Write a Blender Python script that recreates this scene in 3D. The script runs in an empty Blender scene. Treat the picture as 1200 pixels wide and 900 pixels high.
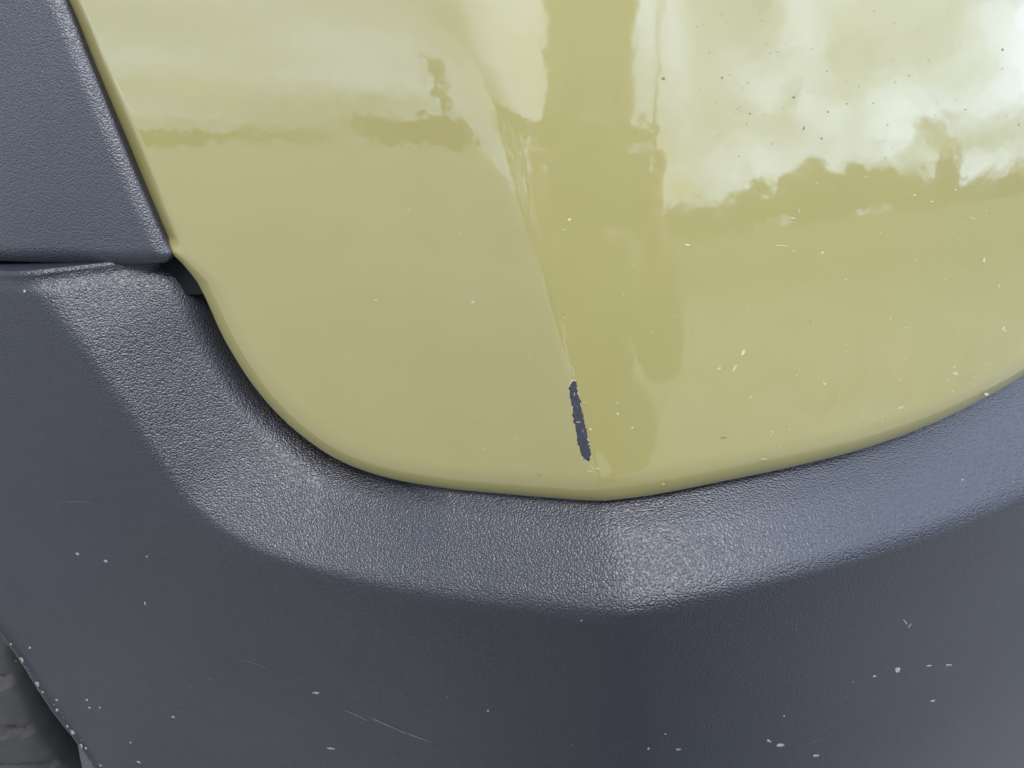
import bpy, math, random
import numpy as np
from mathutils import Vector

random.seed(7)
rng = np.random.default_rng(7)
S = bpy.context.scene
COL = S.collection
R = math.radians

# ------------------------------------------------------------------ camera
CAM = np.array([0.0, 0.0, 0.62]); PITCH = R(-20); TH = 0.6494      # half width / distance
cam_d = bpy.data.cameras.new('camera'); cam = bpy.data.objects.new('camera', cam_d); COL.objects.link(cam)
cam.location = CAM; cam.rotation_euler = (R(90) + PITCH, 0, 0)
cam_d.sensor_width = 36; cam_d.lens = 18 / TH; cam_d.clip_start = 0.01; cam_d.clip_end = 3000
S.camera = cam

# ------------------------------------------------------------------ sky and sun
SUN_EL, SUN_AZ = R(48), R(192)      # azimuth clockwise from +Y seen from above: behind the camera to the right
w = bpy.data.worlds.new('World'); S.world = w; w.use_nodes = True
nt = w.node_tree; nt.nodes.clear()
N = nt.nodes.new; L = nt.links.new
out = N('ShaderNodeOutputWorld'); bg = N('ShaderNodeBackground'); bg.inputs['Strength'].default_value = 0.1
sky = N('ShaderNodeTexSky'); sky.sky_type = 'NISHITA'; sky.sun_disc = False
sky.sun_elevation = SUN_EL; sky.sun_rotation = SUN_AZ; sky.air_density = 1; sky.dust_density = 2; sky.ozone_density = 1
tc = N('ShaderNodeTexCoord'); sep = N('ShaderNodeSeparateXYZ'); L(tc.outputs['Generated'], sep.inputs[0])
def M(op, a, b=None, clamp=False):
    n = N('ShaderNodeMath'); n.operation = op; n.use_clamp = clamp
    for i, v in enumerate((a, b)):
        if v is None: continue
        if isinstance(v, (int, float)): n.inputs[i].default_value = v
        else: L(v, n.inputs[i])
    return n.outputs[0]
den = M('ADD', M('MAXIMUM', sep.outputs['Z'], 0.0), 0.22)
px_, py_ = M('DIVIDE', sep.outputs['X'], den), M('DIVIDE', sep.outputs['Y'], den)
cmb = N('ShaderNodeCombineXYZ'); L(px_, cmb.inputs[0]); L(py_, cmb.inputs[1])
n1 = N('ShaderNodeTexNoise'); n1.inputs['Scale'].default_value = 1.15; n1.inputs['Detail'].default_value = 8
n1.inputs['Roughness'].default_value = 0.52; n1.inputs['Distortion'].default_value = 0.35; L(cmb.outputs[0], n1.inputs['Vector'])
cov = N('ShaderNodeValToRGB'); cov.color_ramp.elements[0].position = 0.36; cov.color_ramp.elements[1].position = 0.5
L(n1.outputs['Fac'], cov.inputs[0])
mp = N('ShaderNodeVectorMath'); mp.operation = 'ADD'; mp.inputs[1].default_value = (3.1, 7.7, 1.3); L(cmb.outputs[0], mp.inputs[0])
n2 = N('ShaderNodeTexNoise'); n2.inputs['Scale'].default_value = 0.95; n2.inputs['Detail'].default_value = 4.5
n2.inputs['Roughness'].default_value = 0.45; n2.inputs['Distortion'].default_value = 0.3; L(mp.outputs[0], n2.inputs['Vector'])
cc = N('ShaderNodeValToRGB'); e = cc.color_ramp.elements
e[0].position = 0.36; e[0].color = (0.30, 0.36, 0.45, 1); e[1].position = 0.62; e[1].color = (0.71, 0.86, 1.16, 1)
L(n2.outputs['Fac'], cc.inputs[0])
csc = N('ShaderNodeVectorMath'); csc.operation = 'SCALE'; L(cc.outputs[0], csc.inputs[0])
# the cloud cover is thinner and brighter towards one side of the sky
dsun = N('ShaderNodeVectorMath'); dsun.operation = 'DOT_PRODUCT'; L(tc.outputs['Generated'], dsun.inputs[0])
dsun.inputs[1].default_value = (0.66, -0.38, 0.65)
glow = M('MULTIPLY_ADD', M('POWER', M('MAXIMUM', dsun.outputs['Value'], 0.0), 2.5), 20.0)
glow.node.inputs[2].default_value = 9.8
L(glow, csc.inputs['Scale'])
mix = N('ShaderNodeMix'); mix.data_type = 'RGBA'
L(cov.outputs[0], mix.inputs[0]); L(sky.outputs[0], mix.inputs[6]); L(csc.outputs[0], mix.inputs[7])
L(mix.outputs[2], bg.inputs['Color']); L(bg.outputs[0], out.inputs['Surface'])

sun_d = bpy.data.lights.new('sun', 'SUN'); sun_d.energy = 1.3; sun_d.angle = R(22); sun_d.color = (1, 0.92, 0.82)
sun = bpy.data.objects.new('sun', sun_d); COL.objects.link(sun)
sd = Vector((math.sin(SUN_AZ) * math.cos(SUN_EL), math.cos(SUN_AZ) * math.cos(SUN_EL), math.sin(SUN_EL)))
sun.rotation_euler = sd.to_track_quat('Z', 'Y').to_euler()
S.view_settings.view_transform = 'Standard'; S.view_settings.look = 'None'
S.view_settings.exposure = 1.2; S.view_settings.gamma = 1; S.view_settings.use_curve_mapping = False
S.render.engine = 'CYCLES'; S.cycles.max_bounces = 6

# ------------------------------------------------------------------ helpers
def tag(o, label=None, cat=None, group=None, kind=None):
    if label: o['label'] = label
    if cat: o['category'] = cat
    if group: o['group'] = group
    if kind: o['kind'] = kind
    return o
def empty(name, loc, rz=0):
    o = bpy.data.objects.new(name, None); COL.objects.link(o); o.location = loc; o.rotation_euler.z = rz
    o.empty_display_size = 0.1
    return o
def link(name, me, mat, parent=None, smooth=True):
    if mat: me.materials.append(mat)
    if smooth: me.polygons.foreach_set('use_smooth', [True] * len(me.polygons))
    o = bpy.data.objects.new(name, me); COL.objects.link(o)
    if parent:
        o.parent = parent; o.matrix_parent_inverse = parent_inv(parent)
    return o
def parent_inv(p):
    from mathutils import Matrix
    m = Matrix.Identity(4); q = p
    while q: m = (Matrix.Translation(q.location) @ q.rotation_euler.to_matrix().to_4x4()) @ m if q is p else q.matrix_basis @ m; q = q.parent
    return m.inverted() if p.parent is None else Matrix.Identity(4)
def mesh(name, verts, faces):
    me = bpy.data.meshes.new(name); me.from_pydata([tuple(v) for v in verts], [], faces); me.update(); return me
def grid_mesh(name, V, flip=False):
    """V: (n, m, 3) array of points -> quad sheet"""
    n, m = V.shape[:2]
    i = np.arange(n * m).reshape(n, m)
    q = np.stack([i[:-1, :-1], i[:-1, 1:], i[1:, 1:], i[1:, :-1]], -1).reshape(-1, 4)
    if flip: q = q[:, ::-1]
    me = bpy.data.meshes.new(name); me.vertices.add(n * m); me.vertices.foreach_set('co', V.reshape(-1).astype(np.float32))
    me.loops.add(q.size); me.loops.foreach_set('vertex_index', q.reshape(-1).astype(np.int32))
    me.polygons.add(len(q)); me.polygons.foreach_set('loop_start', (np.arange(len(q)) * 4).astype(np.int32))
    me.update(calc_edges=True); me.validate()
    return me
def ray(px, py):
    px, py = np.asarray(px, float), np.asarray(py, float)
    X, Z = (px - 600) / 600 * TH, -(py - 450) / 600 * TH
    c, s = math.cos(PITCH), math.sin(PITCH)
    return X, c - s * Z * 1.0, s + c * Z
def at(px, py, f, steps=32):
    """point of the height field y = f(x, z) seen at a photo pixel -> x, z"""
    dx, dy, dz = ray(px, py)
    lo, hi = np.full(dx.shape, 0.1), np.full(dx.shape, 1.3)
    for _ in range(steps):
        t = (lo + hi) / 2
        behind = t * dy > f(t * dx, CAM[2] + t * dz)
        hi = np.where(behind, t, hi); lo = np.where(behind, lo, t)
    return t * dx, CAM[2] + t * dz
def smooth_line(P, n, closed=False):
    """resample a polyline through its points with Catmull-Rom, evenly spaced"""
    P = np.asarray(P, float)
    Q = np.vstack([2 * P[0] - P[1], P, 2 * P[-1] - P[-2]])
    o = []
    for k in range(1, len(Q) - 2):
        t = np.linspace(0, 1, 40, endpoint=False)[:, None]
        a, b, c, d = Q[k - 1:k + 3]
        o.append(0.5 * (2 * b + (c - a) * t + (2 * a - 5 * b + 4 * c - d) * t ** 2 + (3 * b - a - 3 * c + d) * t ** 3))
    o = np.vstack(o + [P[-1:]])
    return resample(o, n)
def resample(o, n):
    s = np.concatenate([[0], np.cumsum(np.linalg.norm(np.diff(o, axis=0), axis=1))])
    u = np.linspace(0, s[-1], n)
    return np.stack([np.interp(u, s, o[:, k]) for k in range(o.shape[1])], -1)
def dist(x, z, line):
    """unsigned distance to a polyline in the x-z plane"""
    sh = x.shape; p = np.stack([x.ravel(), z.ravel()], -1)
    a, b = line[:-1], line[1:]; ab = b - a; l2 = (ab ** 2).sum(1) + 1e-18
    d = np.full(len(p), 1e9)
    for i in range(0, len(p), 4000):
        q = p[i:i + 4000, None]
        t = np.clip(((q - a) * ab).sum(2) / l2, 0, 1)
        d[i:i + 4000] = np.sqrt((((a + t[..., None] * ab) - q) ** 2).sum(2)).min(1)
    return d.reshape(sh)
def smin(a, b, k):
    h = np.clip(0.5 + 0.5 * (b - a) / k, 0, 1)
    return b * (1 - h) + a * h - k * h * (1 - h)

# ------------------------------------------------------------------ the bumper's surface
GZ = -0.16                       # height of the ground
Y0, ZB = 0.285, 0.447
def prof(z): return Y0 + 0.5 * 0.925 * (z - ZB) ** 2
cp = np.array([(480, -260), (545, -20), (580, 120), (612, 240), (640, 340), (668, 450), (692, 545), (713, 592), (722, 640), (731, 730), (762, 900), (800, 1060)], float)
cx, cz = at(cp[:, 0], cp[:, 1], lambda x, z: prof(z))
CF = np.polyfit(cz, cx, 6)
def crease(z): return np.polyval(CF, np.clip(z, 0.2, 0.85))
def width(z): return 0.0020 + 0.016 * np.clip((z - 0.53) / 0.13, 0, 2.2) ** 1.6 + 0.002 * np.clip((0.475 - z) / 0.04, 0, 1)
SR, SL = -0.10, -0.42
AR, BR, AL, BL, XR = 0.75, 0.18, -0.09, 0.20, 0.024
def base(x, z):
    u = x - crease(z); w_ = width(z)
    a, b = (SR + SL) / 2, (SR - SL) / 2
    ur, ul = np.maximum(x - XR, 0), np.minimum(u, 0)
    g = a * u + b * (np.sqrt(u * u + w_ * w_) - w_ * 0.5)
    # the panels curve away on both sides, ever more gently
    lc = lambda q: np.log(np.cosh(np.clip(q, -30, 30)))
    g = g + AR * BR * lc(ur / BR) + AL * BL * lc(ul / BL)
    return prof(z) + g
def to_xz(pts, back=0.0):
    pts = np.asarray(pts, float); x, z = at(pts[:, 0], pts[:, 1], lambda x, z: base(x, z) + back); return np.stack([x, z], -1)

# ------------------------------------------------------------------ materials
def new_mat(name):
    m = bpy.data.materials.new(name); m.use_nodes = True
    return m, m.node_tree, m.node_tree.nodes['Principled BSDF']
def simple(name, col, rough=0.6, noise=0.0, scale=5.0, bump=0.0, spec=0.5):
    m, t, p = new_mat(name)
    p.inputs['Base Color'].default_value = (*col, 1); p.inputs['Roughness'].default_value = rough
    p.inputs['Specular IOR Level'].default_value = spec
    if noise or bump:
        c = t.nodes.new('ShaderNodeTexCoord'); n = t.nodes.new('ShaderNodeTexNoise')
        n.inputs['Scale'].default_value = scale; n.inputs['Detail'].default_value = 6
        t.links.new(c.outputs['Object'], n.inputs['Vector'])
        if noise:
            r = t.nodes.new('ShaderNodeValToRGB')
            r.color_ramp.elements[0].position = 0.3; r.color_ramp.elements[1].position = 0.7
            r.color_ramp.elements[0].color = (*[v * (1 - noise) for v in col], 1)
            r.color_ramp.elements[1].color = (*[min(1, v * (1 + noise)) for v in col], 1)
            t.links.new(n.outputs['Fac'], r.inputs[0]); t.links.new(r.outputs[0], p.inputs['Base Color'])
        if bump:
            b = t.nodes.new('ShaderNodeBump'); b.inputs['Strength'].default_value = 1; b.inputs['Distance'].default_value = bump
            t.links.new(n.outputs['Fac'], b.inputs['Height']); t.links.new(b.outputs[0], p.inputs['Normal'])
    return m

def paint_mat():
    m, t, p = new_mat('olive_paint')
    nd, ln = t.nodes.new, t.links.new
    c = nd('ShaderNodeTexCoord')
    n = nd('ShaderNodeTexNoise'); n.inputs['Scale'].default_value = 40; n.inputs['Detail'].default_value = 4; ln(c.outputs['Object'], n.inputs[0])
    r = nd('ShaderNodeValToRGB'); r.color_ramp.elements[0].color = (0.274, 0.242, 0.086, 1); r.color_ramp.elements[1].color = (0.292, 0.258, 0.094, 1)
    ln(n.outputs['Fac'], r.inputs[0]); ln(r.outputs[0], p.inputs['Base Color'])
    p.inputs['Roughness'].default_value = 0.6; p.inputs['Specular IOR Level'].default_value = 0.2
    p.inputs['Coat Weight'].default_value = 1; p.inputs['Coat IOR'].default_value = 1.85
    # dried film and fine dirt: roughness of the clear coat varies a little
    n3 = nd('ShaderNodeTexNoise'); n3.inputs['Scale'].default_value = 18; n3.inputs['Detail'].default_value = 8; n3.inputs['Roughness'].default_value = 0.7
    ln(c.outputs['Object'], n3.inputs[0])
    rr = nd('ShaderNodeMapRange'); rr.inputs[1].default_value = 0.35; rr.inputs[2].default_value = 0.75; rr.inputs[3].default_value = 0.03; rr.inputs[4].default_value = 0.11
    ln(n3.outputs['Fac'], rr.inputs[0]); ln(rr.outputs[0], p.inputs['Coat Roughness'])
    # orange peel
    o1 = nd('ShaderNodeTexNoise'); o1.inputs['Scale'].default_value = 120; o1.inputs['Detail'].default_value = 1.5; ln(c.outputs['Object'], o1.inputs[0])
    b = nd('ShaderNodeBump'); b.inputs['Strength'].default_value = 1; b.inputs['Distance'].default_value = 0.00008
    ln(o1.outputs['Fac'], b.inputs['Height']); ln(b.outputs[0], p.inputs['Coat Normal'])
    return m
PAINT = paint_mat()

def plastic_mat(name, col, dist_=0.00031, rough=0.42, dusty=0.5):
    m, t, p = new_mat(name)
    nd, ln = t.nodes.new, t.links.new
    c = nd('ShaderNodeTexCoord')
    mpp = nd('ShaderNodeMapping'); mpp.inputs['Scale'].default_value = (0.9, 1, 1.05); ln(c.outputs['Object'], mpp.inputs[0])
    # leather grain: small rounded pebbles of uneven size
    wv = nd('ShaderNodeTexNoise'); wv.inputs['Scale'].default_value = 700; wv.inputs['Detail'].default_value = 1
    ln(mpp.outputs[0], wv.inputs[0])
    ad = nd('ShaderNodeVectorMath'); ad.operation = 'MULTIPLY_ADD'; ln(wv.outputs['Color'], ad.inputs[0])
    ad.inputs[1].default_value = (0.0009,) * 3; ln(mpp.outputs[0], ad.inputs[2])
    v = nd('ShaderNodeTexVoronoi'); v.feature = 'SMOOTH_F1'; v.inputs['Smoothness'].default_value = 0.35; v.inputs['Scale'].default_value = 1200
    ln(ad.outputs[0], v.inputs['Vector'])
    n = nd('ShaderNodeTexNoise'); n.inputs['Scale'].default_value = 260; n.inputs['Detail'].default_value = 3; ln(mpp.outputs[0], n.inputs[0])
    h = nd('ShaderNodeMath'); h.operation = 'MULTIPLY_ADD'; ln(n.outputs['Fac'], h.inputs[0]); h.inputs[1].default_value = 0.18
    inv = nd('ShaderNodeMath'); inv.operation = 'SUBTRACT'; inv.inputs[0].default_value = 1; ln(v.outputs['Distance'], inv.inputs[1])
    ln(inv.outputs[0], h.inputs[2])
    b = nd('ShaderNodeBump'); b.inputs['Strength'].default_value = 1; b.inputs['Distance'].default_value = dist_
    ln(h.outputs[0], b.inputs['Height']); ln(b.outputs[0], p.inputs['Normal'])
    # road film: broad uneven pale dust in the grain
    d = nd('ShaderNodeTexNoise'); d.inputs['Scale'].default_value = 9; d.inputs['Detail'].default_value = 9; d.inputs['Roughness'].default_value = 0.62
    ln(c.outputs['Object'], d.inputs[0])
    r = nd('ShaderNodeValToRGB'); r.color_ramp.elements[0].position = 0.35; r.color_ramp.elements[1].position = 0.75
    r.color_ramp.elements[0].color = (*col, 1)
    r.color_ramp.elements[1].color = (*[v_ * (1 + dusty) for v_ in col], 1)
    ln(d.outputs['Fac'], r.inputs[0]); ln(r.outputs[0], p.inputs['Base Color'])
    p.inputs['Roughness'].default_value = rough; p.inputs['Specular IOR Level'].default_value = 0.8
    return m
PLASTIC = plastic_mat('grained_black_plastic', (0.0105, 0.0106, 0.015))
TRIM = plastic_mat('grained_black_trim_plastic', (0.022, 0.022, 0.028))
DARK = simple('shade_black_plastic', (0.006, 0.006, 0.007), 0.8, spec=0.2)  # plastic darkened further so gaps behind the skin look deeply shaded
RUBBER = simple('dusty_rubber', (0.055, 0.053, 0.050), 0.85, 0.2, 60, 0.00006)

# ------------------------------------------------------------------ the car: bumper skin
car = empty('car', (0.0, 0.40, GZ))
tag(car, 'corner of an olive green car with black grained plastic cladding under its chipped painted bumper', 'car')
edge_px = [(-110, -330), (-28, -160), (48, 0), (84, 84), (128, 178), (178, 264), (196, 290), (216, 312), (237, 348), (262, 402), (298, 458), (340, 503), (392, 540), (450, 562),
           (520, 575), (600, 583), (660, 588), (712, 590), (762, 584), (850, 567), (940, 548), (1020, 527), (1100, 497), (1160, 467), (1200, 443), (1290, 375), (1400, 280), (1520, 150)]
EDGE = smooth_line(to_xz(edge_px, 0.005), 900)
top_px = [(1520, 150), (1520, -330), (700, -380), (-110, -330)]
TOP = resample(to_xz(top_px), 300)
LIP = 0.017
def lip(d, r=LIP):
    r = np.asarray(r, float); q = np.clip(r - d, 0, r); return 0.5 * (r - np.sqrt(np.maximum(r * r - q * q, 0)))
BEND = smooth_line(to_xz([(-60, -330), (20, -160), (96, 0), (131, 84), (171, 178), (206, 268), (219, 298)]), 80)
def bend(x, z):
    """the skin folds inwards left of this line and runs on under the trim"""
    bx = np.interp(z, BEND[::-1, 1], BEND[::-1, 0])
    q = np.clip((bx - x) * 0.92, 0, None)
    return np.clip((z - BEND[-1, 1]) / 0.006, 0, 1) * (np.sqrt(q * q + 0.002 ** 2) - 0.002) * 0.8
def skin():
    ring = np.vstack([EDGE, TOP[1:]])
    ctr = to_xz([(640, 90)])[0]
    lipn = 11
    lt = np.linspace(0, 1, lipn) ** 1.7 * 0.09
    t = np.concatenate([lt, np.linspace(0.09, 0.9999, 150)[1:]])
    # towards the middle the spokes spread out evenly, so that no sliver faces are left
    rel_ = ring - ctr; an_ = np.unwrap(np.arctan2(rel_[:, 1], rel_[:, 0])); ra_ = np.hypot(rel_[:, 0], rel_[:, 1])
    sg_ = np.sign(an_[-1] - an_[0]); an_ = sg_ * np.maximum.accumulate(sg_ * an_) + sg_ * 1e-5 * np.arange(len(an_))
    au = np.linspace(an_[0], an_[-1], len(ring)); o_ = np.argsort(an_); ru = np.interp(au, an_[o_], ra_[o_])
    s_ = np.clip((t - 0.06) / 0.3, 0, 1); s_ = s_ * s_ * (3 - 2 * s_)
    ang_ = an_[None] * (1 - s_[:, None]) + au[None] * s_[:, None]; rad_ = (ra_[None] * (1 - s_[:, None]) + ru[None] * s_[:, None]) * (1 - t[:, None])
    P = np.stack([ctr[0] + rad_ * np.cos(ang_), ctr[1] + rad_ * np.sin(ang_)], -1); P[0] = ring
    x, z = P[..., 0], P[..., 1]
    d = np.ones(x.shape); k = int((t < 0.35).sum()); d[:k] = dist(x[:k], z[:k], EDGE[::6])
    d[0, :len(EDGE)] = 0
    y = base(x, z) + lip(d, 0.003 + (LIP - 0.003) * np.clip((BEND[-1, 1] + 0.006 - z) / 0.02, 0, 1) + (LIP - 0.003) * np.clip((x - BEND[-1, 0] - 0.1) / 0.05, 0, 1) * (z > BEND[-1, 1] + .006)) + bend(x, z)
    V = np.stack([x, y, z], -1)
    # turned-in flange behind the lip
    back = [V[0] + np.array([0, k, 0]) for k in (0.024, 0.012, 0.004)]
    for b_ in back: b_[:, 0] += 0
    return np.vstack([np.stack(back), V])
bumper = link('bumper_skin', grid_mesh('bumper_skin', skin(), True), PAINT, car)

# ------------------------------------------------------------------ lower cladding
ridge_px = [(-40, 250), (20, 322), (60, 372), (100, 425), (140, 485), (180, 545), (225, 600), (285, 640), (360, 668), (450, 690), (540, 705), (630, 714), (715, 720),
            (790, 708), (880, 688), (1000, 655), (1100, 622), (1200, 585), (1320, 530), (1450, 450)]
arch_px = [(-260, 470), (-130, 590), (0, 741), (55, 823), (110, 900), (190, 1010), (260, 1110)]
H = 0.026; UNDER = 0.27
def under(d): return UNDER * 0.08 * np.tanh(d / 0.08)
# the cladding stands proud of the skin, so trace its lines where they really lie
def to_xz_off(pts, o):
    pts = np.asarray(pts, float); x, z = at(pts[:, 0], pts[:, 1], lambda x, z: base(x, z) - o); return np.stack([x, z], -1)
RIDGE = smooth_line(to_xz_off(ridge_px, H), 500)
ARCH = to_xz_off(arch_px, H)
for _ in range(4):
    da_ = dist(ARCH[:, 0], ARCH[:, 1], RIDGE)
    ARCH = to_xz_off(arch_px, H - under(da_) - 0.002)
ARCH = smooth_line(ARCH, 300)
SEAM = to_xz_off([(211, 316), (203, 317), (150, 319.5), (100, 320.5), (40, 319), (0, 317), (-260, 312)], 0.004)
def side(x, z, line):
    """> 0 on the outer (lower) side of the ridge"""
    s = np.interp(np.arctan2(z - cc0[1], x - cc0[0]), 0, 0)
    return s
cc0 = to_xz([(640, 90)])[0]
def polar_sign(x, z, line):
    ang = lambda X, Z: np.mod(np.arctan2(Z - cc0[1], X - cc0[0]) - R(80), 2 * math.pi)
    a = ang(line[:, 0], line[:, 1]); r = np.hypot(line[:, 0] - cc0[0], line[:, 1] - cc0[1])
    o = np.argsort(a)
    return np.hypot(x - cc0[0], z - cc0[1]) - np.interp(ang(x, z), a[o], r[o])
def clad_off(x, z):
    dO = dist(x, z, EDGE[::6]); sO = np.sign(polar_sign(x, z, EDGE)); dO = dO * sO
    dR = dist(x, z, RIDGE[::4]); sR = np.sign(polar_sign(x, z, RIDGE)); inside = sR < 0
    dOp = np.maximum(dO, 0)
    t = np.where(inside, dOp / (dOp + dR + 1e-6), 1.0)
    e_ = 0.006 + 0.009 * np.clip((-0.03 - x) / 0.06, 0, 1)
    wl = dOp + np.where(inside, dR, 0)
    o1 = np.where(inside, -e_ + (H + e_) * t, H + 0.60 * dR)
    o2 = np.where(inside, H + UNDER * dR, H - under(dR))
    o = smin(o1, o2, 0.0030 + 0.004 * np.clip((-0.12 - x) / 0.06, 0, 1))
    # rounded shoulder where the cladding rolls into the gap beside the skin
    wq = 0.0085 + 0.0090 * np.clip((-0.03 - x) / 0.06, 0, 1)
    q = np.clip(1 - (dO + 0.001) / wq, 0, 1.4)
    o = o - wq * 1.25 * q ** 2
    o = -smin(-o, 0.0130 + 0.0120 * np.clip((-0.03 - x) / 0.06, 0, 1), 0.004)
    # rounded top edge at the seam and rim of the wheel arch
    ds = dist(x, z, SEAM)
    o = o - lip(ds, 0.006) * 1.2
    da = dist(x, z, ARCH[::4])
    o = o - lip(da, 0.004) + 0.0018 * np.exp(-((da - 0.006) / 0.003) ** 2)
    return o
def cladding():
    k0 = np.argmin(np.hypot(*(EDGE - SEAM[0]).T))
    inner = EDGE[k0:]; n = len(inner)
    outer = np.vstack([resample(ARCH, 230), resample(to_xz_off([(260, 1110), (1650, 1180)], 0)[:], 330)[1:], resample(to_xz_off([(1650, 1180), (1750, 700), (1620, 250)], 0), 120)[1:]])
    left = resample(np.vstack([SEAM[-1:], ARCH[:1]]), 60)
    outer = np.vstack([left[:-1], outer]); outer = resample_keep(outer, n)
    # inner edge tucked 3 mm under the skin
    tang = np.gradient(inner, axis=0); nrm = np.stack([tang[:, 1], -tang[:, 0]], -1); nrm /= np.linalg.norm(nrm, axis=1)[:, None]
    sgn = np.sign(((inner - cc0) * nrm).sum(1))[:, None]
    start = inner - nrm * sgn * 0.009
    t = np.concatenate([np.linspace(0, 0.1, 24), np.linspace(0.1, 0.965, 190)[1:], np.linspace(0.965, 1, 16)[1:]])
    P = start[None] * (1 - t[:, None, None]) + outer[None] * t[:, None, None]
    x, z = P[..., 0], P[..., 1]
    y = base(x, z) - clad_off(x, z)
    V = np.stack([x, y, z], -1)
    back = [V[-1] + np.array([0, k, 0]) for k in (0.002, 0.008, 0.02)]
    V = np.concatenate([V, np.stack(back)], 0)
    # top flange along the seam
    top = [V[:, :1] + np.array([0, k, 0]) for k in (0.03, 0.012, 0.003)]
    return np.concatenate([*top, V], 1)
def resample_keep(o, n): return resample(o, n)
clad = link('lower_cladding', grid_mesh('lower_cladding', cladding(), True), PLASTIC, car)

# ------------------------------------------------------------------ wheel arch trim above the seam
TO = 0.0015
def trim_off(x, z):
    bx = np.interp(z, BEND[::-1, 1], BEND[::-1, 0])
    return TO + 0.02 * np.clip(0.67 - z, 0, .2) + 0.07 * np.clip(bx - x - 0.012, 0, 0.1)
def to_xz_trim(pts):
    pts = np.asarray(pts, float); x, z = at(pts[:, 0], pts[:, 1], lambda x, z: base(x, z) - trim_off(x, z) + 0.003); return np.stack([x, z], -1)
def trim():
    r_px = [(-130, -330), (-60, -180), (0, -98 + 0), (88, 10), (128, 110), (168, 205), (203, 290), (206, 302), (198, 308)]
    r_px = [(-91, -330), (-7, -160), (68, -16), (103, 70), (138, 156), (169, 230), (193, 283), (200, 296), (199, 303), (193, 308)]
    right = smooth_line(to_xz_trim(r_px), 300)
    bottom = resample(to_xz_trim([(193, 308), (150, 310), (60, 308), (0, 306), (-260, 299)]), 200)
    left = resample(to_xz_trim([(-91, -330), (-360, -330)]), 200)
    leftside = resample(to_xz_trim([(-360, -330), (-260, 299)]), 300)
    # Coons-like patch: u from right edge to far left, v from top to bottom
    u = np.concatenate([np.linspace(0, 0.13, 26) ** 1.0, np.linspace(0.13, 1, 90)[1:]])
    v = np.concatenate([np.linspace(0, 0.9, 160), np.linspace(0.9, 1, 34)[1:]])
    def ev(line, s): return np.stack([np.interp(s * (len(line) - 1), np.arange(len(line)), line[:, k]) for k in (0, 1)], -1)
    Rr, Ls, T, B = ev(right, v), ev(leftside, v), ev(left, u), ev(bottom, u)
    U, W = u[None, :, None], v[:, None, None]
    P = (1 - U) * Rr[:, None] + U * Ls[:, None] + (1 - W) * T[None] + W * B[None] - ((1 - U) * (1 - W) * Rr[0] + U * (1 - W) * Ls[0] + (1 - U) * W * Rr[-1] + U * W * Ls[-1])
    x, z = P[..., 0], P[..., 1]
    outl = np.vstack([right, bottom[1:]])
    d = dist(x, z, outl); d[:, 0] = 0; d[-1] = 0
    r1 = 0.008
    drop = 0.0034 * np.clip(1 - d / r1, 0, 1) ** 2
    y = base(x, z) - trim_off(x, z) + drop
    V = np.stack([x, y, z], -1)
    rb = [V[:, :1] + np.array([0, k, 0]) for k in (0.007, 0.004, 0.0015)]
    V = np.concatenate([*rb, V], 1)
    bb = [V[-1:] + np.array([0, k, 0]) for k in (0.0015, 0.005, 0.012)]
    return np.concatenate([V, *bb], 0)
arch_trim = link('wheel_arch_trim', grid_mesh('wheel_arch_trim', trim()), TRIM, car)

# ------------------------------------------------------------------ what lies behind the gaps
def backing():
    px, py = np.meshgrid(np.linspace(-300, 560, 60), np.linspace(-250, 640, 60))
    x, z = at(px, py, lambda x, z: base(x, z) + 0.016)
    return np.stack([x, base(x, z) + 0.016, z], -1)
# added sheet blackened to shade the gap, only bumper side of the wheel arch
def gap_sheet():
    k0 = np.argmin(np.hypot(*(EDGE - to_xz([(190, 285)])[0]).T))
    i = EDGE[k0:]
    tang = np.gradient(i, axis=0); nrm = np.stack([tang[:, 1], -tang[:, 0]], -1); nrm /= np.linalg.norm(nrm, axis=1)[:, None]
    nrm *= np.sign(((i - cc0) * nrm).sum(1))[:, None]
    t = np.linspace(-0.02, 0.022, 12)
    P = i[None] + nrm[None] * t[:, None, None]
    x, z = P[..., 0], P[..., 1]
    return np.stack([x, base(x, z) + 0.030, z], -1)
link('dark_gap_backing', grid_mesh('dark_gap_backing', gap_sheet(), True), DARK, car)

# ------------------------------------------------------------------ chip in the paint
def patch(name, px, mat, up, parent, jag=0.0, n=90):
    o = resample(np.vstack([np.asarray(px, float), np.asarray(px[:1], float)]), n + 1)[:-1]
    c = o.mean(0)
    if jag:
        tang = np.roll(o, -1, 0) - np.roll(o, 1, 0); nrm = np.stack([tang[:, 1], -tang[:, 0]], -1); nrm /= np.linalg.norm(nrm, axis=1)[:, None] + 1e-9
        o = o + nrm * rng.normal(0, jag, (n, 1))
    # strips across the long direction keep it on the curved skin
    rings = [o * (1 - k) + (c * 0.0 + np.stack([np.interp(o[:, 1], axis_y, axis_x), o[:, 1]], -1)) * k for k in (0, .35, .7, 1)]
    V = []
    for r_ in rings:
        x, z = at(r_[:, 0], r_[:, 1], base); V.append(np.stack([x, base(x, z) - up, z], -1))
    V = np.stack(V + [])
    V = np.concatenate([V, V[:, :1]], 1)
    # edge of the flake
    e0 = V[:1] + np.array([0, up * 1.5, 0])
    return link(name, grid_mesh(name, np.concatenate([e0, V]), False), mat, parent)
chip_px = [(671, 447), (674, 446), (676, 455), (679, 466), (680, 476), (683, 487), (685, 497), (688, 510), (690, 520), (692, 530), (691, 537), (688, 540), (684, 537),
           (680, 528), (677, 516), (675, 503), (672, 490), (671, 476), (668, 464), (667, 454)]
axis_y = np.array([445, 455, 476, 495, 516, 530, 541]); axis_x = np.array([672.5, 672, 675.5, 680, 683.5, 687, 688])
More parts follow.
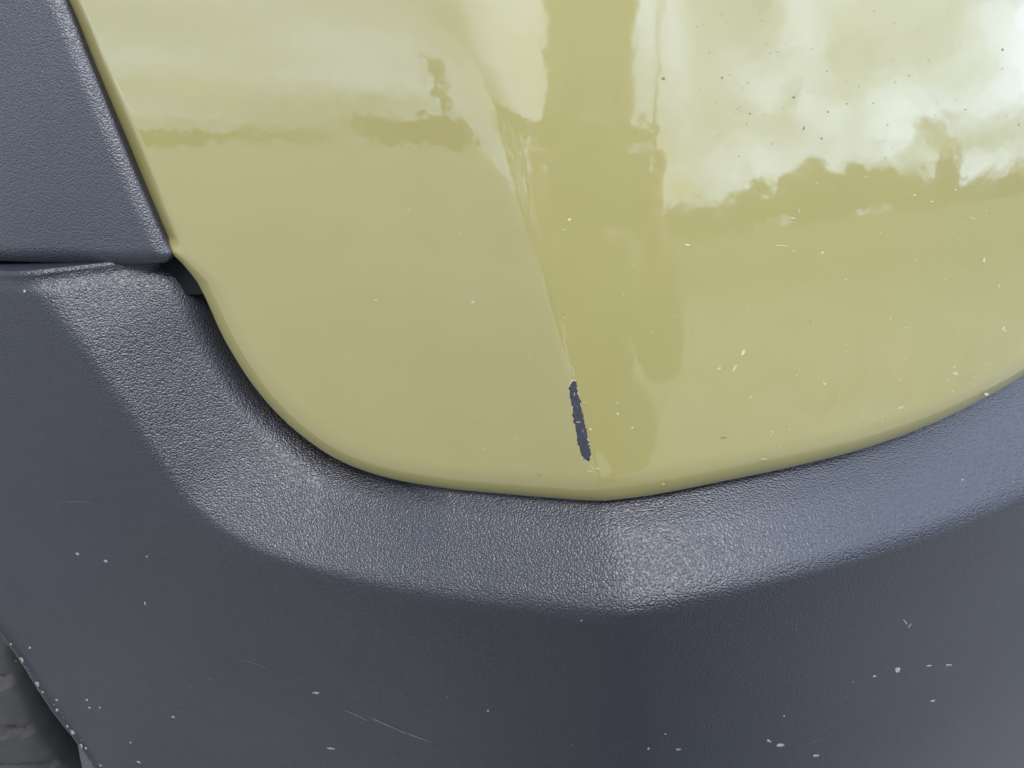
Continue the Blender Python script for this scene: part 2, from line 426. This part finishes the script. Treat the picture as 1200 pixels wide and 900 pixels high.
rim_px = [(x + (0.4 if x > np.interp(y, axis_y, axis_x) else -1.0), y + (1.2 if y > 530 else (-1 if y < 450 else 0))) for x, y in chip_px]
chip_px = [(x + (0.5 if x > np.interp(y, axis_y, axis_x) else -0.5), y) for x, y in chip_px]
RIM = simple('broken_paint_edge', (0.40, 0.375, 0.235), 0.6)
PRIMER = simple('bare_bumper_plastic', (0.035, 0.036, 0.045), 0.55, 0.3, 900, 0.00005)
patch('broken_paint_edge', rim_px, RIM, 0.00010, bumper, 0.5)
patch('exposed_plastic', chip_px, PRIMER, 0.00018, bumper, 0.6)

# ------------------------------------------------------------------ flecks and scratches
def flecks(name, items, mat, surf, parent, up=0.00012):
    """items: (px, py, length, breadth, angle) in photo pixels -> small ragged flakes lying on the surface"""
    k = 9; F, X, Y = [], [], []
    an = np.linspace(0, 2 * math.pi, k, endpoint=False)
    for i, (px, py, a, b, th) in enumerate(items):
        s = i * (k + 1); rr = 1 + rng.normal(0, 0.22, k)
        ex, ey = a * np.cos(an) * rr, b * np.sin(an) * rr
        X += [px, *(px + ex * math.cos(th) - ey * math.sin(th))]; Y += [py, *(py + ex * math.sin(th) + ey * math.cos(th))]
        F += [(s, s + 1 + (j + 1) % k, s + 1 + j) for j in range(k)]
    x, z = at(X, Y, surf, 22)
    y = surf(x, z) - up; y[::k + 1] -= 0.0001
    V = np.stack([x, y, z], -1)
    o = link(name, mesh(name, V, F), mat, parent); o['kind'] = 'stuff'
    return o
PALE = simple('pale_dirt', (0.40, 0.37, 0.22), 0.8, 0.3, 300)
BROWN = simple('brown_dirt', (0.17, 0.15, 0.10), 0.8)
WHITE = simple('white_dirt', (0.27, 0.26, 0.245), 0.8, 0.3, 300)
pale, brown = [], []
for (x, y, a, b, th) in [(871, 412, 6, 2, -1.1), (861, 431, 6, 2, -1.0), (842, 432, 3.5, 1.6, -.5), (880, 465, 3.5, 1.2, -.8), (966, 450, 2.2, 1.8, 0), (936, 246, 5, 1, 1.3),
                         (930, 256, 4, 1, .2), (554, 354, 2.5, 3, 0), (569, 367, 1.2, 1.2, 0), (440, 352, 3, 1.2, .2), (724, 485, 2.2, 1.6, .3), (723, 472, 2, 1, 0), (686, 472, 2.2, .9, 0),
                         (692, 503, 2, 1.2, .3), (741, 501, 1.6, 1.2, 0), (669, 520, 1.6, .8, 0), (777, 567, 3, 1.2, 0), (568, 526, 3, .8, 0), (895, 538, 5, 1, 0), (1054, 478, 8, 1.6, -.35), (1120, 438, 3, 2.5, 0),
                         (1156, 462, 3, 2, .2), (1118, 430, 2, 2, 0), (1154, 15, 3, 8, .3), (1170, 335, 3, 2, .5), (1153, 305, 2, 4, .3), (1176, 385, 2, 3, .4), (660, 270, 2.5, 1.5, 0), (667, 257, 2.5, 2, 0),
                         (1050, 96, 2.4, 1.6, 0), (1140, 256, 7, .9, .12), (806, 287, 5, 1.6, .1), (915, 288, 9, .8, .05), (911, 60, 2, 1, 0), (1010, 488, 1.5, 1, 0)]:
    if y > 40 or x < 1100: pale.append((x, y, a * .8, b * .8, th))
while len(pale) < 300:
    x, y = rng.uniform(640, 1200), rng.uniform(200, 580)
    if y > np.interp(x, [640, 712, 850, 1020, 1100, 1200], [560, 575, 552, 512, 480, 425]): continue
    if rng.random() > 0.25 + 0.75 * (x - 640) / 560: continue
    s = rng.lognormal(-0.55, 0.42); pale.append((x, y, s * rng.uniform(.7, 1.7), s * .7, rng.uniform(-1.2, 1.2)))
for _ in range(26):
    x, y = rng.uniform(300, 640), rng.uniform(180, 560)
    if y > np.interp(x, [300, 392, 520, 640], [430, 520, 560, 570]): continue
    pale.append((x, y, rng.uniform(.4, 1.1), rng.uniform(.4, .8), 0))
for (x, y, a, b, th) in [(632, 557, 3.5, 2, .2), (560, 494, 1.8, 1.6, 0), (847, 513, 7, 2, -.1), (1061, 491, 1.4, 1.2, 0), (661, 369, 2, 1.2, .3), (692, 481, 2, 1, -.4), (722, 402, 1.2, 1.4, 0), (950, 376, 1.4, 2, 0),
                         (777, 92, 5, 2.6, .1), (942, 150, 2, 4, .2), (963, 162, 3, 2, .5), (930, 114, 3, 2.6, .3), (970, 131, 2.5, 1.5, .6), (1175, 58, 2, 4, 0), (1194, 146, 2, 2, 0), (879, 133, 2, 2, 0), (846, 91, 2, 3, 0)]:
    brown.append((x, y, a * .5, b * .5, th))
for _ in range(70):
    brown.append((rng.normal(980, 110), rng.uniform(10, 200), rng.uniform(.35, .9), rng.uniform(.3, .65), rng.uniform(0, 3)))
flecks('dirt_fleck', [p for p in pale if p[0] < 1260], PALE, base, bumper)
flecks('paint_flake', [(677, 494.5, 3.2, .7, -.1), (684, 472, 1.6, .7, .4), (672, 506, 1.2, .4, 1.3), (681, 537, 1.8, .4, .9)], PALE, base, bumper, 0.0003)
flecks('scratch', [(672, 437, 7, .5, 1.4), (668, 430, 5, .4, 1.3), (694, 548, 5, .5, 1.2), (691, 552, 4, .8, .2), (700, 549, 3, .8, .3), (673, 462, .9, 5, .1), (683, 505, .5, 5, -.15)], simple('scratched_paint', (0.42, 0.37, 0.20), 0.7), base, bumper, 0.00013)
flecks('dark_fleck', [p for p in brown if 740 < p[0] < 1260 or p[1] > 200], BROWN, base, bumper)
clad_f = lambda x, z: base(x, z) - clad_off(np.atleast_1d(x), np.atleast_1d(z))
cl = [(29, 341, 1.6, 1.6, 0), (1052, 785, 4, 2.4, -.3), (1025, 792, 2.2, 1.6, -.3), (915, 873, 5, 2, -.2), (901, 868, 3, 1.6, .4), (956, 885, 3.5, 1.5, -.1), (919, 839, 1.3, 1.3, 0), (1066, 733, 4, .8, -.9), (1061, 729, 3, .8, .9),
      (1112, 779, 4, 1, 0), (1088, 780, 3, 1, 0), (1093, 821, 3, 1.2, 0), (203, 840, 1.6, 1.6, 0), (124, 657, 2.2, 1.4, .3), (91, 649, 2.5, 1.4, .5), (170, 707, 1, 1.8, 0), (572, 833, 1.4, 1.4, 0), (681, 727, 1.4, 1.4, 0),
      (153, 870, 1.4, 1.6, .5), (163, 893, 2.2, 1.2, .2), (388, 877, 4, 1.2, .1), (370, 812, 4, 1.2, .1), (35, 759, 1.5, 1.8, 0), (102, 820, 1.4, 1.4, 0), (105, 829, 1.4, 1.4, 0), (117, 829, 1.2, 1.4, 0),
      (13, 755, 1.4, 1.4, 0), (25, 773, 2, 4, -.5), (44, 801, 2, 3.5, -.5), (50, 811, 1.4, 1.4, 0), (67, 820, 1.6, 1.4, 0), (67, 832, 1.8, 1.8, 0), (79, 851, 1.4, 1.4, 0), (85, 858, 2, 3, -.5), (95, 874, 2, 3, -.5), (101, 877, 1.6, 1.6, 0), (118, 897, 1.5, 1.5, 0),
      (172, 652, 1.2, 1.2, 0), (1128, 562, 1.2, 1.2, 0), (780, 860, 2, .8, 0), (760, 877, 1.5, 2, 0), (795, 878, 3, 1.2, 0)]
for _ in range(34):
    x, y = rng.uniform(0, 1200), rng.uniform(560, 900)
    if y < np.interp(x, [0, 130, 230, 480, 700, 1000, 1200], [420, 500, 620, 705, 730, 670, 600]) or y > 730 + 1.45 * x: continue
    cl.append((x, y, rng.uniform(.35, .8), rng.uniform(.3, .6), 0))
for _ in range(22):
    t_ = rng.uniform(0, 1); cl.append((4 + 110 * t_ + rng.normal(0, 2), 748 + 150 * t_ + rng.normal(0, 3), rng.uniform(.3, .8), rng.uniform(.3, .6), 1))
flecks('dirt_fleck', cl, WHITE, clad_f, clad)
FAINT = simple('pale_scuff', (0.085, 0.085, 0.09), 0.9)
sc = [(90, 588, 18, .5, .02), (455, 850, 26, .9, .42), (490, 864, 18, .9, .36), (418, 838, 14, .8, .45), (300, 778, 24, .4, .32),
      (955, 868, 12, .5, -.4)]
flecks('scuff', sc, FAINT, clad_f, clad)

# ------------------------------------------------------------------ wheel behind the arch
def tyre():
    rad, half = 0.335, 0.105
    u = np.concatenate([[-1.04, -1.06, -1.03], np.linspace(-1, 1, 41), [1.03, 1.06, 1.04]])
    rr = np.concatenate([[.66, .80, .90], 1 - 0.05 * np.abs(np.linspace(-1, 1, 41)) ** 5, [.90, .80, .66]])
    n = 840
    a = np.linspace(0, 2 * math.pi, n + 1)
    U, A = np.meshgrid(u, a)
    r = np.broadcast_to(rr[None] * rad, U.shape).copy()
    for c in (-.42, 0, .42): r -= 0.007 * (np.abs(U - c) < .035)
    # curved slots across the shoulders
    ph = np.mod((A - 0.12 * (np.abs(U) - .5) ** 2 * np.sign(U) * 3) / (2 * math.pi) * 34, 1)
    r -= 0.007 * (ph < .2) * (np.abs(U) > .5) * (np.abs(U) < .93)
    return np.stack([-U * half, -r * np.cos(A), r * np.sin(A)], -1)
wheel = empty('wheel', (-0.520, 0.455, 0.335)); wheel.parent = car
link('tyre', grid_mesh('tyre', tyre(), True), RUBBER, None).parent = wheel
RIMM = simple('wheel_rim_metal', (0.3, 0.3, 0.31), 0.4)
rm = grid_mesh('rim', np.stack([np.stack([np.full(49, xx), -rq * np.cos(np.linspace(0, 2 * math.pi, 49)), rq * np.sin(np.linspace(0, 2 * math.pi, 49))], -1) for xx, rq in ((-.10, .225), (-.09, .21), (0, .2), (.09, .21), (.10, .225))], 0))
link('rim', rm, RIMM, None).parent = wheel
link('wheel_disc', mesh('wheel_disc', [(-.05, -.205 * math.cos(k * math.pi / 16), .205 * math.sin(k * math.pi / 16)) for k in range(32)], [tuple(range(32))]), RIMM, None, False).parent = wheel
def well():
    # dark wheel well wall that curls round behind the wheel
    rows = []
    for k in np.linspace(0, 1, 24):
        a_ = k * math.pi * 0.9
        x = -0.30 + 0.16 * (1 - math.cos(a_)) * 0 + 0.05
        rows.append([(x + .10 * math.sin(a_), 0.50 + 0.9 * k, z) for z in (-0.12, 0.2, 0.5, 0.75)])
    return np.array(rows)
link('wheel_well', grid_mesh('wheel_well', well()), DARK, car)
link('wheel_well_wall', mesh('wheel_well_wall', *(lambda: ([(-1.0, 1.25, GZ + .02), (.5, 1.25, GZ + .02), (.5, 1.25, .9), (-1.0, 1.25, .9), (-1.0, .50, .86), (.5, .50, .86)], [(0, 1, 2, 3), (3, 2, 5, 4)]))()), DARK, car, False)
def liner():
    # rounded edge of the inner arch liner just behind the cladding
    e = [(84, 845), (85, 862), (87, 880), (91, 900), (97, 925), (110, 970)]
    rows = []
    for px_, py_ in e:
        d = np.array(ray(px_, py_)); b = CAM + d * 0.64
        rows.append([b + np.array(o) for o in ((.004, .05, 0), (.0, .02, 0), (.0005, .006, 0), (.003, .001, 0), (.008, 0, 0), (.03, .002, 0), (.10, .004, 0))])
    return np.array(rows)
link('arch_liner', grid_mesh('arch_liner', liner()), RUBBER, car)
def seam_backing():
    px_, py_ = np.meshgrid(np.linspace(-300, 250, 24), np.linspace(270, 345, 6))
    x, z = at(px_, py_, lambda x, z: base(x, z) + 0.010)
    return np.stack([x, base(x, z) + 0.010, z], -1)
link('seam_backing', grid_mesh('seam_backing', seam_backing()), DARK, car)

# ------------------------------------------------------------------ ground and what the paint mirrors
me = mesh('ground', [(-900, -900, GZ), (900, -900, GZ), (900, 900, GZ), (-900, 900, GZ)], [(0, 1, 2, 3)])
GROUND = simple('gravelly_tarmac', (0.25, 0.245, 0.235), 0.9, 0.2, 1.5)
tag(link('ground', me, GROUND), kind='structure')
rows = []
for az_ in np.linspace(8, 165, 120):
    r0 = 2.3 + 0.25 * math.sin(az_ * .31) + 0.15 * math.sin(az_ * 1.3 + 1)
    rows.append([(math.sin(R(az_)) * r_, 0.3 - math.cos(R(az_)) * r_, GZ + h_) for r_, h_ in ((r0, .004), (r0 + .12, .04), (r0 + 2, .05), (20, .05), (140, .05))])
GRASS = simple('grass', (0.060, 0.070, 0.024), 0.9, 0.4, 3.0)
# the verge is worn and sandy towards the tarmac
t_ = GRASS.node_tree; nd, ln = t_.nodes.new, t_.links.new
c_ = nd('ShaderNodeTexCoord'); l_ = nd('ShaderNodeVectorMath'); l_.operation = 'LENGTH'; ln(c_.outputs['Object'], l_.inputs[0])
q_ = nd('ShaderNodeTexNoise'); q_.inputs['Scale'].default_value = 1.3; q_.inputs['Detail'].default_value = 6; ln(c_.outputs['Object'], q_.inputs[0])
a_ = nd('ShaderNodeMath'); a_.operation = 'MULTIPLY_ADD'; ln(q_.outputs['Fac'], a_.inputs[0]); a_.inputs[1].default_value = 4.0; ln(l_.outputs['Value'], a_.inputs[2])
m_ = nd('ShaderNodeMapRange'); m_.interpolation_type = 'SMOOTHSTEP'; m_.inputs[1].default_value = 3.2; m_.inputs[2].default_value = 10.0; ln(a_.outputs[0], m_.inputs[0])
x_ = nd('ShaderNodeMix'); x_.data_type = 'RGBA'; x_.inputs[6].default_value = (0.29, 0.275, 0.23, 1); ln(m_.outputs[0], x_.inputs[0])
b_ = t_.nodes['Principled BSDF']; src_ = b_.inputs['Base Color'].links[0].from_socket; ln(src_, x_.inputs[7]); ln(x_.outputs[2], b_.inputs['Base Color'])
tag(link('grass_verge', grid_mesh('grass_verge', np.array(rows)), GRASS), kind='structure')
#ENV
def lumpy(c, r, n_leaf, size, squash=1.0, seed=0):
    """a cloud of leaf-clump faces filling an uneven crown"""
    g = np.random.default_rng(seed)
    k = 9
    cen = g.normal(0, 0.42, (k, 3)); cen[:, 2] *= squash; rad = g.uniform(0.38, 0.62, k)
    w_ = g.integers(0, k, n_leaf)
    d = g.normal(0, 1, (n_leaf, 3)); d /= np.linalg.norm(d, axis=1)[:, None]
    p = cen[w_] + d * (rad[w_] * g.uniform(0.45, 1.0, n_leaf) ** 0.4)[:, None]
    p = np.array(c) + p * r * np.array([1, 1, squash])
    a = g.normal(0, 1, (n_leaf, 3)); a /= np.linalg.norm(a, axis=1)[:, None]
    b = np.cross(a, g.normal(0, 1, (n_leaf, 3))); b /= np.linalg.norm(b, axis=1)[:, None] + 1e-9
    s = size * g.uniform(0.6, 1.4, (n_leaf, 1))
    V = np.stack([p - a * s, p + b * s * 0.6, p + a * s, p - b * s * 0.6], 1).reshape(-1, 3)
    F = np.arange(n_leaf * 4).reshape(-1, 4).tolist()
    return V, F
def tube(pts, radii, k=8):
    pts = [Vector(p) for p in pts]; V, F = [], []
    for i, p in enumerate(pts):
        t = (pts[min(i + 1, len(pts) - 1)] - pts[max(i - 1, 0)]).normalized()
        u = t.cross(Vector((0.31, 0.93, 0.17))).normalized(); v = t.cross(u)
        for j in range(k):
            a = 2 * math.pi * j / k; V.append(p + (u * math.cos(a) + v * math.sin(a)) * radii[i])
    for i in range(len(pts) - 1):
        for j in range(k): F.append((i * k + j, i * k + (j + 1) % k, (i + 1) * k + (j + 1) % k, (i + 1) * k + j))
    F.append(tuple(range(k))[::-1]); F.append(tuple((len(pts) - 1) * k + j for j in range(k)))
    return V, F
def box(x0, x1, y0, y1, z0, z1):
    return ([(x0, y0, z0), (x1, y0, z0), (x1, y1, z0), (x0, y1, z0), (x0, y0, z1), (x1, y0, z1), (x1, y1, z1), (x0, y1, z1)],
            [(0, 3, 2, 1), (4, 5, 6, 7), (0, 1, 5, 4), (1, 2, 6, 5), (2, 3, 7, 6), (3, 0, 4, 7)])
LEAF = simple('tree_leaves', (0.042, 0.054, 0.020), 0.7, 0.4, 0.6)
BARK = simple('bark', (0.09, 0.07, 0.05), 0.9, 0.3, 4)
def polar(az, r): return Vector((math.sin(R(az)) * r, 0.3 - math.cos(R(az)) * r, GZ))
def tree(az, r, top, wide, label, seed, group='trees mirrored along the skyline'):
    h = 0.76 + r * math.tan(R(top)); wd = r * math.tan(R(wide))
    t = tag(empty('broadleaf_tree', polar(az, r), R(seed * 47)), label, 'tree', group)
    rz = h * 0.5
    V, F = lumpy((0, 0, h - rz), wd, 1500, 0.09 * wd + 0.12, rz / wd / 0.95, seed)
    V[:, 2] = np.clip(V[:, 2], 0.05, h)
    link('crown', mesh('crown', V, F), LEAF, None, False).parent = t
    tv, tf = tube([(0, 0, 0), (0.05, 0, h * .3), (0, 0.06, h * .75)], [h * .035, h * .026, h * .008])
    for q in range(4):
        a = q * 1.6 + seed; z0 = h * (.28 + .07 * q)
        v2, f2 = tube([(0, 0, z0), (math.cos(a) * wd * .3, math.sin(a) * wd * .3, z0 + h * .14), (math.cos(a) * wd * .6, math.sin(a) * wd * .6, z0 + h * .22)], [h * .014, h * .009, h * .004], 6)
        tf += [tuple(i + len(tv) for i in f) for f in f2]; tv += v2
    link('trunk', mesh('trunk', tv, tf), BARK, None).parent = t
for i, (az, r, top, wide, lb) in enumerate([
        (16.4, 60, 0.5, 7.7, 'low tree at the left end of the treeline mirrored in the right bumper panel'),
        (24.2, 60, 2.6, 7.5, 'second tree from the left in the treeline mirrored in the right bumper panel'),
        (33.5, 60, 4.9, 7.2, 'rising tree before the highest crown of the treeline mirrored in the right panel'),
        (44.1, 60, 6.0, 6.8, 'tallest broad tree of the treeline mirrored in the right bumper panel'),
        (53.2, 60, 5.2, 6.4, 'broad tree just right of the tallest crown mirrored in the right bumper panel'),
        (60.6, 60, 4.0, 6.1, 'tree where the mirrored treeline starts to fall towards the lone round crown'),
        (66.6, 60, 2.2, 5.7, 'low tree filling the dip left of the lone round crown in the mirrored treeline'),
        (71.9, 54, 4.6, 3.1, 'lone round topped tree standing above the mirrored treeline at right'),
        (77.6, 60, 1.5, 5.0, 'low tree just right of the lone round crown in the mirrored treeline'),
        (82.6, 60, 1.2, 4.6, 'tree at the right end of the treeline mirrored in the bumper'),
        (-49.5, 60, 3.6, 4.6, 'low far tree mirrored under the bright sky patch in the left panel'),
        (-47.4, 60, 10.0, 1.5, 'dark round tree mirrored inside the bright sky patch left of the crease'),
        (-57.3, 90, 1.4, 3.0, 'distant low tree mirrored faintly at the upper left of the left panel'),
        (-62.5, 90, 1.1, 3.3, 'distant broad low tree mirrored near the arch trim in the left panel')]):
    tree(az, r, top, wide, lb, i + 3)
# hedge behind the photographer
hd = tag(empty('hedge', polar(-10, 7.2), R(-10)), 'clipped garden hedge mirrored as a flat topped band behind the crouching photographer', 'hedge')
g = np.random.default_rng(5); n = 5200
p = g.uniform(-1, 1, (n, 3)) * np.array([2.6, 0.55, 1.0]) + np.array([0, 0, 1.1]); f_ = g.integers(0, 3, n)
p[f_ == 0, 2] = 2.15 + g.normal(0, .03, (f_ == 0).sum()); p[f_ == 1, 1] = 0.55 + g.normal(0, .05, (f_ == 1).sum())
a = g.normal(0, 1, (n, 3)); a /= np.linalg.norm(a, axis=1)[:, None]; b = np.cross(a, g.normal(0, 1, (n, 3))); b /= np.linalg.norm(b, axis=1)[:, None]
V = np.stack([p - a * .07, p + b * .05, p + a * .07, p - b * .05], 1).reshape(-1, 3)
link('foliage', mesh('foliage', V, np.arange(n * 4).reshape(-1, 4).tolist()), LEAF, None, False).parent = hd
tv, tf = [], []
for q in range(9):
    v2, f2 = tube([(-2.4 + q * .6, 0, 0), (-2.4 + q * .6, .05, 1.7)], [.03, .015], 6); tf += [tuple(i + len(tv) for i in f) for f in f2]; tv += v2
link('stem', mesh('stem', tv, tf), BARK, None).parent = hd
# house end
RENDER = simple('dull_render', (0.24, 0.22, 0.18), 0.9, 0.15, 2)
SLATE = simple('slate', (0.07, 0.07, 0.075), 0.7, 0.3, 5); GLASS = simple('window_glass', (0.03, 0.035, 0.04), 0.05); FRAME = simple('white_frame', (0.7, 0.7, 0.68), 0.5)
hs = tag(empty('house', polar(-3.4, 17), R(-3.4)), 'tall narrow rendered house mirrored as the dark upright band right of the crease', 'house')
hw = 2.6
V, F = box(-hw, hw, -6, 0, 0, 9); V += [(0, -6, 12.2), (0, 0, 12.2)]
F = [f for f in F if f != (4, 5, 6, 7)] + [(4, 5, 8), (6, 7, 9)]
link('wall', mesh('wall', V, F), RENDER, None, False).parent = hs
rv, rf = [], []
for s_ in (-1, 1):
    k = len(rv); rv += [(s_ * (hw + .3), -6.3, 8.75), (s_ * (hw + .3), .3, 8.75), (0, .3, 12.3), (0, -6.3, 12.3), (s_ * (hw + .3), -6.3, 8.9), (s_ * (hw + .3), .3, 8.9), (0, .3, 12.5), (0, -6.3, 12.5)]
    rf += [tuple(i + k for i in f) for f in [(0, 1, 2, 3), (4, 5, 6, 7), (0, 1, 5, 4), (1, 2, 6, 5), (3, 0, 4, 7)]]
link('roof', mesh('roof', rv, rf), SLATE, None, False).parent = hs
for (x0, z0) in ((-1.9, 1.0), (.8, 1.0), (-1.9, 4.6), (.8, 4.6)):
    fr = link('window', mesh('window', *box(x0, x0 + 1.1, -.05, .05, z0, z0 + 1.4)), FRAME, None, False); fr.parent = hs
    pn = link('pane', mesh('pane', *box(x0 + .08, x0 + 1.02, .052, .06, z0 + .08, z0 + 1.32)), GLASS, None, False); pn.parent = fr
# pole
lp = tag(empty('utility_pole', polar(11.3, 20), 0), 'thin upright pole mirrored as a wavy line beside the bright sky', 'pole')
link('post', mesh('post', *tube([(0, 0, 0), (0, 0, 8), (0, 0, 16)], [.16, .14, .11], 12)), BARK, None).parent = lp
link('crossarm', mesh('crossarm', *box(-.9, .9, -.06, .06, 15.2, 15.35)), BARK, None, False).parent = lp

# ------------------------------------------------------------------ the photographer, seen only as a reflection
SKIN = simple('skin', (0.50, 0.30, 0.22), 0.55); COAT = simple('olive_jacket', (0.19, 0.175, 0.13), 0.85, 0.2, 30)
JEANS = simple('khaki_trousers', (0.20, 0.18, 0.13), 0.9, 0.2, 30); HAIR = simple('brown_hair', (0.05, 0.033, 0.02), 0.7); SHOE = simple('shoe', (0.05, 0.045, 0.04), 0.7)
def skinned(name, verts, edges, radii, mat, parent, root=0, sub=2):
    me = bpy.data.meshes.new(name); me.from_pydata(verts, edges, []); me.update()
    o = link(name, me, mat, parent, False)
    m = o.modifiers.new('skin', 'SKIN'); m.use_smooth_shade = True
    for v, r_ in zip(me.skin_vertices[0].data, radii): v.radius = (r_, r_) if not isinstance(r_, tuple) else r_; v.use_root = False
    me.skin_vertices[0].data[root].use_root = True
    s_ = o.modifiers.new('sub', 'SUBSURF'); s_.levels = s_.render_levels = sub
    return o
pr = tag(empty('person', (0.0, -0.66, GZ)), 'crouching photographer in an olive jacket mirrored beside the bumper crease holding up a phone', 'person')
pr_inv = Vector((0.0, 0.66, -GZ))
def rel(vs): return [tuple(Vector(v) + pr_inv) for v in vs]
J = dict(pel=(.00, -0.70, .22), bel=(.00, -0.68, .35), che=(-.01, -0.58, .47), nek=(-.012, -0.48, .575), hd0=(-.012, -0.43, .625), hd1=(-.015, -0.40, .69),
         shl=(-.165, -0.54, .49), ell=(-.22, -0.30, .38), wrl=(-.075, -0.10, .585), shr=(.145, -0.54, .49), elr=(.23, -0.28, .38), wrr=(.125, -0.10, .585),
         hil=(-.09, -0.70, .20), knl=(-.15, -0.32, .26), anl=(-.12, -0.56, GZ + .10), tol=(-.14, -0.38, GZ + .03), hir=(.09, -0.70, .20), knr=(.17, -0.32, .26), anr=(.12, -0.56, GZ + .10), tor=(.14, -0.38, GZ + .03))
ks = list(J); ix = {k: i for i, k in enumerate(ks)}
ed = [('pel', 'bel'), ('bel', 'che'), ('che', 'nek'), ('nek', 'hd0'), ('hd0', 'hd1'), ('che', 'shl'), ('shl', 'ell'), ('ell', 'wrl'), ('che', 'shr'), ('shr', 'elr'), ('elr', 'wrr'),
      ('pel', 'hil'), ('hil', 'knl'), ('knl', 'anl'), ('anl', 'tol'), ('pel', 'hir'), ('hir', 'knr'), ('knr', 'anr'), ('anr', 'tor')]
rd = dict(pel=.13, bel=.125, che=.135, nek=.055, hd0=.075, hd1=.085, shl=.07, ell=.042, wrl=.028, shr=.07, elr=.042, wrr=.028, hil=.095, knl=.06, anl=.04, tol=.035, hir=.095, knr=.06, anr=.04, tor=.035)
verts = rel(J.values()); edges = [(ix[a], ix[b]) for a, b in ed]; radii = [rd[k] for k in ks]
# hands: palm and five fingers each, closed on the sides of the phone
for sgn, wr in ((-1, 'wrl'), (1, 'wrr')):
    wx = J[wr][0]; cx_ = 0.03
    palm = len(verts); verts += rel([(wx - sgn * .012, -.055, .60)]); radii.append(.026); edges.append((ix[wr], palm))
    for q in range(4):
        zz = .585 + q * .018; ln = (.8, .95, 1, .9)[q]
        b0 = len(verts); verts += rel([(wx - sgn * .002, -.035, zz), (wx - sgn * .004, -.012, zz + .004), (wx - sgn * (.004 + .022 * ln), -.004, zz + .006)]); radii += [.0095, .0085, .0075]
        edges += [(palm, b0), (b0, b0 + 1), (b0 + 1, b0 + 2)]
    b0 = len(verts); verts += rel([(wx - sgn * .03, -.05, .622), (wx - sgn * .045, -.034, .635)]); radii += [.011, .009]; edges += [(palm, b0), (b0, b0 + 1)]
body = skinned('body', verts, edges, radii, SKIN, None); body.parent = pr
def sub(name, keys, grow, mat, ends={}):
    kk = {k: i for i, k in enumerate(keys)}
    vs = [ends.get(k, J[k]) for k in keys]; es = [(kk[a], kk[b]) for a, b in ed if a in kk and b in kk]
    o = skinned(name, rel(vs), es, [rd[k] + grow for k in keys], mat, None); o.parent = pr
sub('jacket', ['bel', 'che', 'nek', 'shl', 'ell', 'wrl', 'shr', 'elr', 'wrr'], .016, COAT, {'nek': (-.012, -.515, .545), 'wrl': (-.077, -.13, .57), 'wrr': (.14, -.13, .57)})
sub('trousers', ['pel', 'hil', 'knl', 'anl', 'hir', 'knr', 'anr'], .014, JEANS, {})
for k1, k2 in (('anl', 'tol'), ('anr', 'tor')):
    a, b = Vector(J[k1]), Vector(J[k2]); o = skinned('shoe', rel([a + Vector((0, -.05, -.045)), a + Vector((0, 0, -.035)), b + Vector((0, .03, 0))]), [(0, 1), (1, 2)], [.04, .045, .036], SHOE, None); o.parent = pr
hv, hf = [], []
for i in range(9):
    th = math.pi * 0.62 * i / 8
    for j in range(20):
        ph = 2 * math.pi * j / 20
        front = max(0, math.sin(ph)); t2 = th * (1 - .42 * front)
        hv.append((-.015 + .098 * math.sin(t2) * math.cos(ph), -.415 + .108 * math.sin(t2) * math.sin(ph), 0.665 + .112 * math.cos(t2)))
for i in range(8):
    for j in range(20): hf.append((i * 20 + j, i * 20 + (j + 1) % 20, (i + 1) * 20 + (j + 1) % 20, (i + 1) * 20 + j))
link('hair', mesh('hair', rel(hv), hf), HAIR, None).parent = pr
# face: nose, eyes, mouth, ears
fz, fy = .645, -.318
for nm, pts, rr, mt in (('nose', [(-0.015, fy, fz + .01), (-0.015, fy + .018, fz - .012)], [.008, .011], SKIN), ('mouth', [(-0.037, fy + .002, fz - .045), (-0.015, fy + .008, fz - .045), (0.007, fy + .002, fz - .045)], [.003, .006, .003], simple('lips', (.3, .12, .1), .5)),
                       ('eye', [(-0.045, fy, fz + .02), (-0.035, fy, fz + .02)], [.008, .008], HAIR), ('eye', [(0.005, fy, fz + .02), (0.015, fy, fz + .02)], [.008, .008], HAIR),
                       ('ear', [(-0.107, -.41, fz + .02), (-0.105, -.41, fz - .02)], [.012, .008], SKIN), ('ear', [(0.077, -.41, fz + .02), (0.075, -.41, fz - .02)], [.012, .008], SKIN)):
    link(nm, mesh(nm, *tube(rel(pts), rr)), mt, None).parent = pr
# the phone whose lens the picture is taken through
ph_ = tag(empty('phone', (0.028, -0.012, 0.612)), 'dark phone held level in both hands and mirrored by the crease', 'phone'); ph_.rotation_euler = (PITCH, 0, 0)
PH = simple('phone_back', (0.02, 0.02, 0.022), 0.25)
bm = __import__('bmesh').new(); import bmesh
bmesh.ops.create_cube(bm, size=1); bmesh.ops.scale(bm, vec=(.146, .0075, .071), verts=bm.verts); bmesh.ops.bevel(bm, geom=bm.edges[:], offset=.003, segments=3, affect='EDGES')
me = bpy.data.meshes.new('case'); bm.to_mesh(me); bm.free(); link('case', me, PH, None).parent = ph_
link('screen', mesh('screen', *box(-.069, .069, -.0048, -.0040, -.032, .032)), simple('screen_glass', (.02, .02, .02), .05), None, False).parent = ph_
